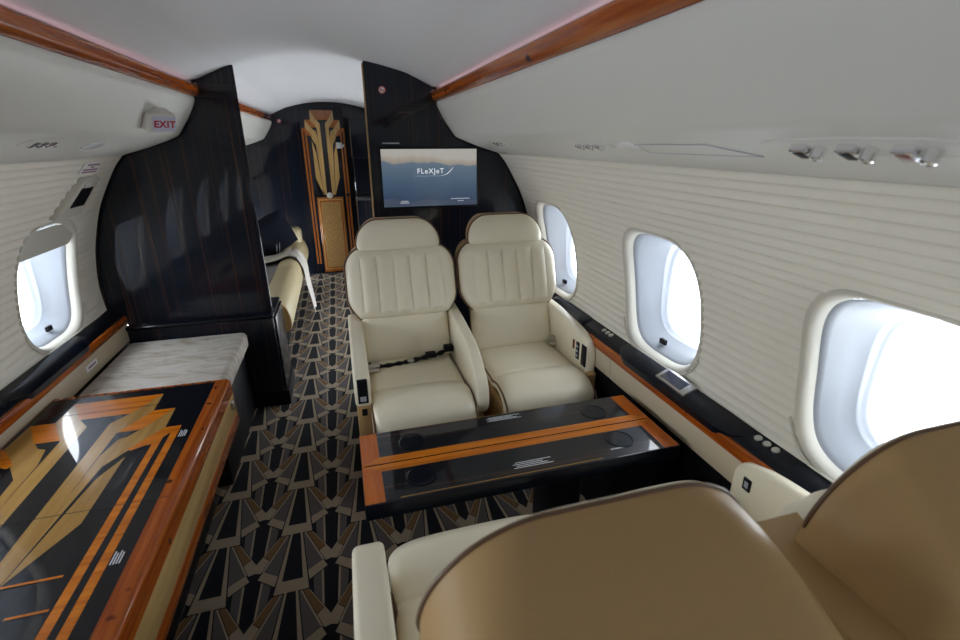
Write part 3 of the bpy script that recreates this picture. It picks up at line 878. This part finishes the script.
# ------------------------------------------------------------------ inlaid table on the left
t = thing('inlaid_table', 'long glossy table inlaid with a golden art deco sunburst beside the wall', 'table', (-.8, 1.2, 0))
LX0, LX1, LY0, LY1, LZ = -1.078, -.474, .05, 1.958, .55
XC = -.838
LX0 = -1.076
bm = BM(); prism(bm, rounded([(LX0, .487), (LX0, LZ-.0006), (LX1, LZ-.0006), (LX1+.002, .487)], [0, 0, .020, 0], 8), 'y', LY0, LY1, .006, 2)
tp = obj('table_top', bm, M['cherry'], t)
def TP(x, y, k=0): return (max(min(x, -.496), LX0+.002), y, LZ-.0004+.00012*k)
bm = BM()
poly(bm, [TP(-1.2, .06), TP(-.523, .06), TP(-.523, 1.936), TP(-1.2, 1.936)], 2)
motif(bm, lambda a, h, i: TP(XC+a, h-.0, i+1), .10)
for a, b, y, k in ((.074, .193, 1.018, 13), (.13, .207, .928, 13), (.16, .21, .82, 13)):
    poly(bm, [TP(XC+a, y-.003, k), TP(XC+b, y-.003, k), TP(XC+b, y+.003, k), TP(XC+a, y+.003, k)], 1)
obj('inlay', bm, [M['maple'], M['cherryx'], M['ebonyy']], tp, smooth=None, label='maple, cherry and ebony sunburst inlay')
for yy in (1.24, 1.80):
    bm = BM(); box(bm, LX0+.004, -.497, yy-.0008, yy+.0008, LZ+.0012, LZ+.0016)
    obj('fold_seam', bm, M['black'], tp, smooth=False)
for (yy, xx) in ((1.57, -.545), (1.045, -.547)):
    bm = BM()
    for k in range(4): box(bm, xx-.012+.006*k, xx-.009+.006*k, yy-.022, yy+.018-.006*(k % 2), LZ+.0012, LZ+.0015)
    obj('small_print', bm, M['whiteink'], tp, smooth=False)
bm = BM(); box(bm, LX0+.01, LX1+.001, LY0+.002, LY1-.002, .388, .488, .003, 2); obj('side_board', bm, wood('lightened_maple_board', (.46, .30, .115), (.56, .39, .17), stretch=(12, 1., 12), coat=.3, spec=.3), t, label='maple side board, colour lightened for its dim light')  # maple lightened in its colour to make up for the weak light here
bm = BM(); box(bm, LX0+.01, LX1+.003, LY0+.001, LY1-.001, .342, .390, .004, 2); obj('bottom_moulding', bm, M['cherry'], t, label='cherry bottom moulding')
bm = BM(); box(bm, LX0+.03, -.60, LY0+.05, LY1-.10, .0, .343, .006, 2); obj('base', bm, M['black'], t)
bm = BM(); box(bm, LX1-.003, LX1+.008, 1.885, 1.915, .44, .472, .003, 2); obj('latch', bm, M['steel'], t)
bm = BM(); lathe(bm, [(.022, 0), (.022, .008), (.014, .014), (.001, .014)], frame((-.60, 1.50, .25), (0, 1, 0), (0, 0, 1)), 18); obj('lock', bm, M['chrome'], t)

# ------------------------------------------------------------------ pale hide bench
t = thing('hide_bench', 'low bench with a pale hide cushion between the inlaid table and partition', 'bench', (-.8, 2.3, 0))
rows = []
bm = BM(); box(bm, -1.075, -.520, 1.985, 2.640, .405, .500, .028, 5)
cu = obj('cushion', bm, M['hide'], t)
bm = BM(); box(bm, -1.07, -.555, 1.99, 2.65, .0, .404, .01, 2); obj('base', bm, M['black'], t)
bm = BM(); box(bm, -1.0815, -1.0795, 2.22, 2.32, .530, .556, .0005, 1); pk = obj('placard', bm, M['paper']); tag(pk, 'small white placard on the leather panel above the hide bench', 'placard')
bm2 = BM(); box(bm2, -1.0793, -1.0788, 2.235, 2.305, .539, .547); o = obj('print', bm2, M['purple'], pk, smooth=False)

# ------------------------------------------------------------------ sofa beyond the partition
t = thing('sofa', 'cream leather sofa with rolled front beyond the ebony partition', 'sofa', (-.75, 4.2, 0))
bm = BM(); box(bm, -1.085, -.45, 3.06, 5.3, .0, .30, .01, 2); obj('base', bm, M['black'], t)
bm = BM(); box(bm, -1.08, -.50, 3.08, 5.28, .30, .455, .03, 4); obj('seat_cushion', bm, plain('grey_sofa_cloth', (.16, .15, .16), .8, noise=.1), t, label='grey cloth seat')
bm = BM()
pr = rounded([(-.345, .30), (-.335, .40), (-.37, .495), (-.45, .51), (-.53, .47), (-.53, .30)], [.05, .06, .06, .05, .02, .01], 6)
for a, b in ((3.085, 4.05), (4.055, 5.28)): prism(bm, pr, 'y', a, b, .012, 3)
M['sofa'] = plain('olive_cream_leather', (.46, .39, .235), .4, bump=.1, bscale=260)
obj('front_roll', bm, M['sofa'], t)
bm = BM(); prism(bm, [(x*.97-.013, z*.97+.012) for x, z in pr], 'y', 3.075, 3.088, .002, 1); obj('roll_end', bm, M['tan'], t, label='tan end of the front roll')
bm = BM(); prism(bm, rounded([(-1.08, .45), (-1.10, .95), (-1.0, .97), (-.93, .50)], .03), 'y', 3.1, 5.26, .03, 3); obj('backrest', bm, M['cream'], t)
bm = BM(); box(bm, -.95, -.38, 5.10, 5.29, .45, .64, .05, 4); obj('armrest', bm, M['sofa'], t)
bm = BM(); box(bm, -.55, -.395, 3.02, 3.09, .33, .53, .02, 3); obj('near_arm', bm, M['sofa'], t)
# pillow
t = thing('throw_pillow', 'dark navy pillow with grey stitching leaning on the sofa', 'pillow', (-.62, 4.5, .46))
Mp = Matrix.Translation((-.62, 4.72, .640)) @ Matrix.Rotation(.30, 4, 'Z') @ Matrix.Rotation(-.45, 4, 'Y') @ Matrix.Rotation(.5, 4, 'X')
bm = BM(); rows = []
for sd in (1, -1):
    rows = []
    for i in range(15):
        u = -1+2*i/14; row = []
        for k in range(15):
            v = -1+2*k/14; h = .075*((1-u**4)*(1-v**4))**.6
            pin = 1-.06*(1-abs(u*v))*0
            row.append(Mp @ Vector((.21*u*pin*(1-.08*(1-v*v)*0), sd*h, .21*v)))
        rows.append(row)
    grid(bm, rows)
obj('cover', bm, M['navy'], t)
bm = BM()
for o_ in (-.015, .015):
    tube(bm, [Mp @ Vector((.02+o_+.14*k/8-.05, -.077+.0006*k*k, -.17+.30*k/8)) for k in range(9)], .004, 5)
obj('stitching', bm, M['stitch'], t)
# throw blanket
bm = BM(); rows = []
path = smooth_curve([(-.98, .475), (-.75, .470), (-.55, .490), (-.45, .530), (-.37, .515), (-.318, .42), (-.305, .30), (-.285, .18), (-.27, .06)], 5)
for i, p in enumerate(path):
    row = []
    for k in range(13):
        v = k/12; wv = .008*math.sin(v*11+i*.18)
        row.append((p.x+(wv if i > 20 else 0), 4.28+.30*v+.05*math.sin(i*.12)-.10*(i/len(path))**2, p.y+(wv*.5 if i < 20 else 0)+.004))
    rows.append(row)
grid(bm, rows)
r = bmesh.ops.solidify(bm, geom=bm.faces[:], thickness=.012)
tag(obj('throw_blanket', bm, M['blanket']), 'pale grey throw draped over the sofa front down to the carpet', 'blanket')

# ------------------------------------------------------------------ fittings on the service panels
def val_at(x):
    P = val_pts
    for a, b in zip(P, P[1:]):
        if b.x <= x <= a.x:
            k = (x-a.x)/(b.x-a.x); p = a+(b-a)*k; tt = (b-a).normalized(); return p, tt
    return P[-1], (P[-1]-P[-2]).normalized()
def val_frame(sgn, x, y):
    """local axes: X along the cabin, Y up the panel towards the ceiling, Z out of the panel into the cabin"""
    p, tt = val_at(x)
    up = Vector((sgn*tt.x, 0, tt.y)); along = Vector((0, -sgn, 0)) if sgn > 0 else Vector((0, 1, 0))
    n = along.cross(up)
    if n.z > 0: along = -along; n = -n
    m = Matrix((along, up, n)).transposed().to_4x4(); m.translation = (sgn*p.x, y, p.y)
    return m
def oval(a, b, n=32, e=2.3): return [sup(a, b, 2*PI*k/n, e) for k in range(n)]

def vent_panel(sgn, x, y, L, hh, label, cnt=3):
    F = val_frame(sgn, x, y)
    t = thing('air_vent_panel', label, 'air vent', F.translation, 0, 'overhead air vents')
    bm = BM(); prism(bm, oval(L/2, hh), 'z', -.004, .0025, .002, 2); bm.transform(F); obj('base_plate', bm, M['valance'], t)
    for k in range(cnt):
        xx = (k-(cnt-1)/2)*L*.225
        ln = L*.068; hw = hh*.50
        bm = BM(); box(bm, xx-ln, xx+ln*.2, -hw, hw, .000, L*.045, .003, 2); lathe(bm, [(ln*.42, 0), (ln*.42, L*.06), (ln*.3, L*.065), (.001, L*.06)], Matrix.Translation((xx+ln*.75, 0, 0)), 14); 
        
        bm.transform(F); nz = obj('nozzle', bm, M['chrome'], t)
        bm = BM(); box(bm, xx-ln*.8, xx, -hw*.8, hw*.8, L*.035, L*.048, .002, 2); bm.transform(F); obj('insert', bm, M['buttonred'] if k == cnt-1 else M['black'], nz)
    return t
def lens(sgn, x, y, L, hh, label):
    F = val_frame(sgn, x, y)
    bm = BM(); prism(bm, oval(L/2, hh), 'z', -.003, .003, .002, 2); bm.transform(F)
    return tag(obj('reading_light', bm, M['lens']), label, 'light', 'flush reading lights')
vent_panel(1, .742, .535, .34, .034, 'large chrome air vent set above the nearest window')
vent_panel(1, .752, 1.33, .24, .034, 'chrome air vent set above the second window from the bulkhead')
vent_panel(1, .742, 2.14, .21, .032, 'small chrome air vent set nearest the ebony bulkhead')
vent_panel(-1, .735, 1.66, .19, .034, 'chrome air vent set on the exit sign side')
lens(1, .752, 1.13, .09, .022, 'flush oval reading light above the windows, beside an air vent')
lens(-1, .765, 2.035, .12, .030, 'flush oval reading light below the exit sign')
# mask door outline
F = val_frame(1, .765, .90)
pts = [(-.20, -.033), (-.20, .026), (.06, .028), (.15, -.033)]
bm = BM(); prism(bm, pts, 'z', -.002, .0010, .0006, 1); bm.transform(F)
md = tag(obj('mask_door', bm, M['valance']), 'flush cream mask door between the air vent sets', 'hatch')
bm = BM(); tube(bm, [(p[0], p[1], .0012) for p in pts], .0011, 5, True); bm.transform(F)
obj('gap_line', bm, M['stitch'], md)

# EXIT sign
nn = Vector((.62, -.72, -.34)).normalized(); xx = Vector((0, 0, 1)).cross(nn).normalized(); yy = nn.cross(xx)
F = Matrix((xx, yy, nn)).transposed().to_4x4(); F.translation = Vector((-.572, 2.165, 1.520))
t = thing('exit_sign', 'pale exit sign with red letters above the exit handle cover', 'sign', F.translation)
bm = BM(); box(bm, -.056, .046, -.037, .037, -.080, .004, .010, 3); bm.transform(F); obj('housing', bm, M['valance'], t)
bm = BM(); box(bm, -.040, .042, -.028, .028, .000, .0065, .002, 1); bm.transform(F); obj('plate', bm, plain('sign_plate', (.50, .51, .64), .3), t)
text('letters', 'EXIT', .034, M['red'], F @ Matrix.Translation((.001, -.001, .0072)), t, bold=.0011, space=1.1)

# exit handle cover on the left wall
def wall_frame(sgn, y, z):
    x = wall_x(z); dx = (wall_x(z+.02)-wall_x(z-.02))/.04
    up = Vector((sgn*dx, 0, 1)).normalized(); along = Vector((0, sgn*-1, 0)); n = along.cross(up)
    m = Matrix((along, up, n)).transposed().to_4x4(); m.translation = (sgn*x, y, z)
    return m
F = wall_frame(-1, 2.40, 1.25)
t = thing('exit_handle_cover', 'cream exit handle cover with a dark viewing slot on the wall', 'handle cover', F.translation)
bm = BM(); prism(bm, rounded([(-.16, -.085), (.06, -.085), (.125, .085), (-.02, .085)], .012), 'z', -.004, .022, .006, 2); bm.transform(F); cv = obj('cover', bm, M['lip'], t)
bm = BM(); prism(bm, rounded([(-.070, -.040), (.050, -.040), (.085, .045), (-.020, .045)], .008), 'z', .020, .0235, .001, 1); bm.transform(F); obj('viewing_slot', bm, M['black'], t)
bm = BM(); box(bm, -.010, .055, .045, .065, .020, .026, .003, 2); bm.transform(F); obj('pull_tab', bm, M['valance'], t)
F = wall_frame(-1, 2.43, 1.362)
bm = BM(); box(bm, -.085, .085, -.032, .026, .003, .0065, .001, 1); bm.transform(F); pk = obj('placard', bm, M['whiteplastic']); tag(pk, 'small pale placard with purple print above the exit handle cover', 'placard')
bm = BM()
for k, (a, b) in enumerate(((-.05, .06), (-.01, .015), (-.065, .06), (-.065, .06))): box(bm, a, b, .010-.012*k, .0165-.012*k, .0065, .0072)
bm.transform(F); obj('print', bm, M['purple'], pk, smooth=False)

# ------------------------------------------------------------------ light
wd = bpy.data.worlds.new('sky'); scene.world = wd; wd.use_nodes = True
nt = wd.node_tree; nt.nodes.clear()
bg = N(nt, 'ShaderNodeBackground'); wo = N(nt, 'ShaderNodeOutputWorld')
bg.inputs[0].default_value = (.90, .955, 1., 1); bg.inputs[1].default_value = 13.
tc = N(nt, 'ShaderNodeTexCoord'); sp = N(nt, 'ShaderNodeSeparateXYZ'); ml = N(nt, 'ShaderNodeMath', operation='MULTIPLY_ADD')
nt.links.new(tc.outputs['Generated'], sp.inputs[0]); nt.links.new(sp.outputs['X'], ml.inputs[0])
ml.inputs[1].default_value = -5.2; ml.inputs[2].default_value = 13.2
nt.links.new(ml.outputs[0], bg.inputs[1])
nt.links.new(bg.outputs[0], wo.inputs[0])
for s in (1, -1):
    for y in (WIN_R if s > 0 else WIN_L):
        li = bpy.data.lights.new('window_portal', 'AREA'); li.shape = 'RECTANGLE'; li.size = .52; li.size_y = .48
        li.cycles.is_portal = True
        o = bpy.data.objects.new('window_portal', li); COL.objects.link(o)
        o.location = (s*1.335, y, WZ); o.rotation_euler = (0, s*PI/2, 0)

# ------------------------------------------------------------------ camera
cam = bpy.data.cameras.new('camera'); co = bpy.data.objects.new('camera', cam); COL.objects.link(co)
cam.sensor_width = 36.; cam.lens = 475/960*36
cam.clip_start = .02
p, w = math.radians(20.6485), math.radians(16.0986)
co.location = (.03, 0, 1.46); co.rotation_euler = (PI/2-p, 0, -w)
cam.dof.use_dof = True; cam.dof.focus_distance = 2.2; cam.dof.aperture_fstop = 4.
scene.camera = co
scene.view_settings.view_transform = 'Standard'; scene.view_settings.look = 'None'
scene.view_settings.exposure = 0.; scene.view_settings.gamma = 1.
scene.view_settings.use_curve_mapping = False
scene.cycles.use_denoising = True
scene.cycles.max_bounces = 14; scene.cycles.diffuse_bounces = 10
scene.cycles.sample_clamp_indirect = 8.
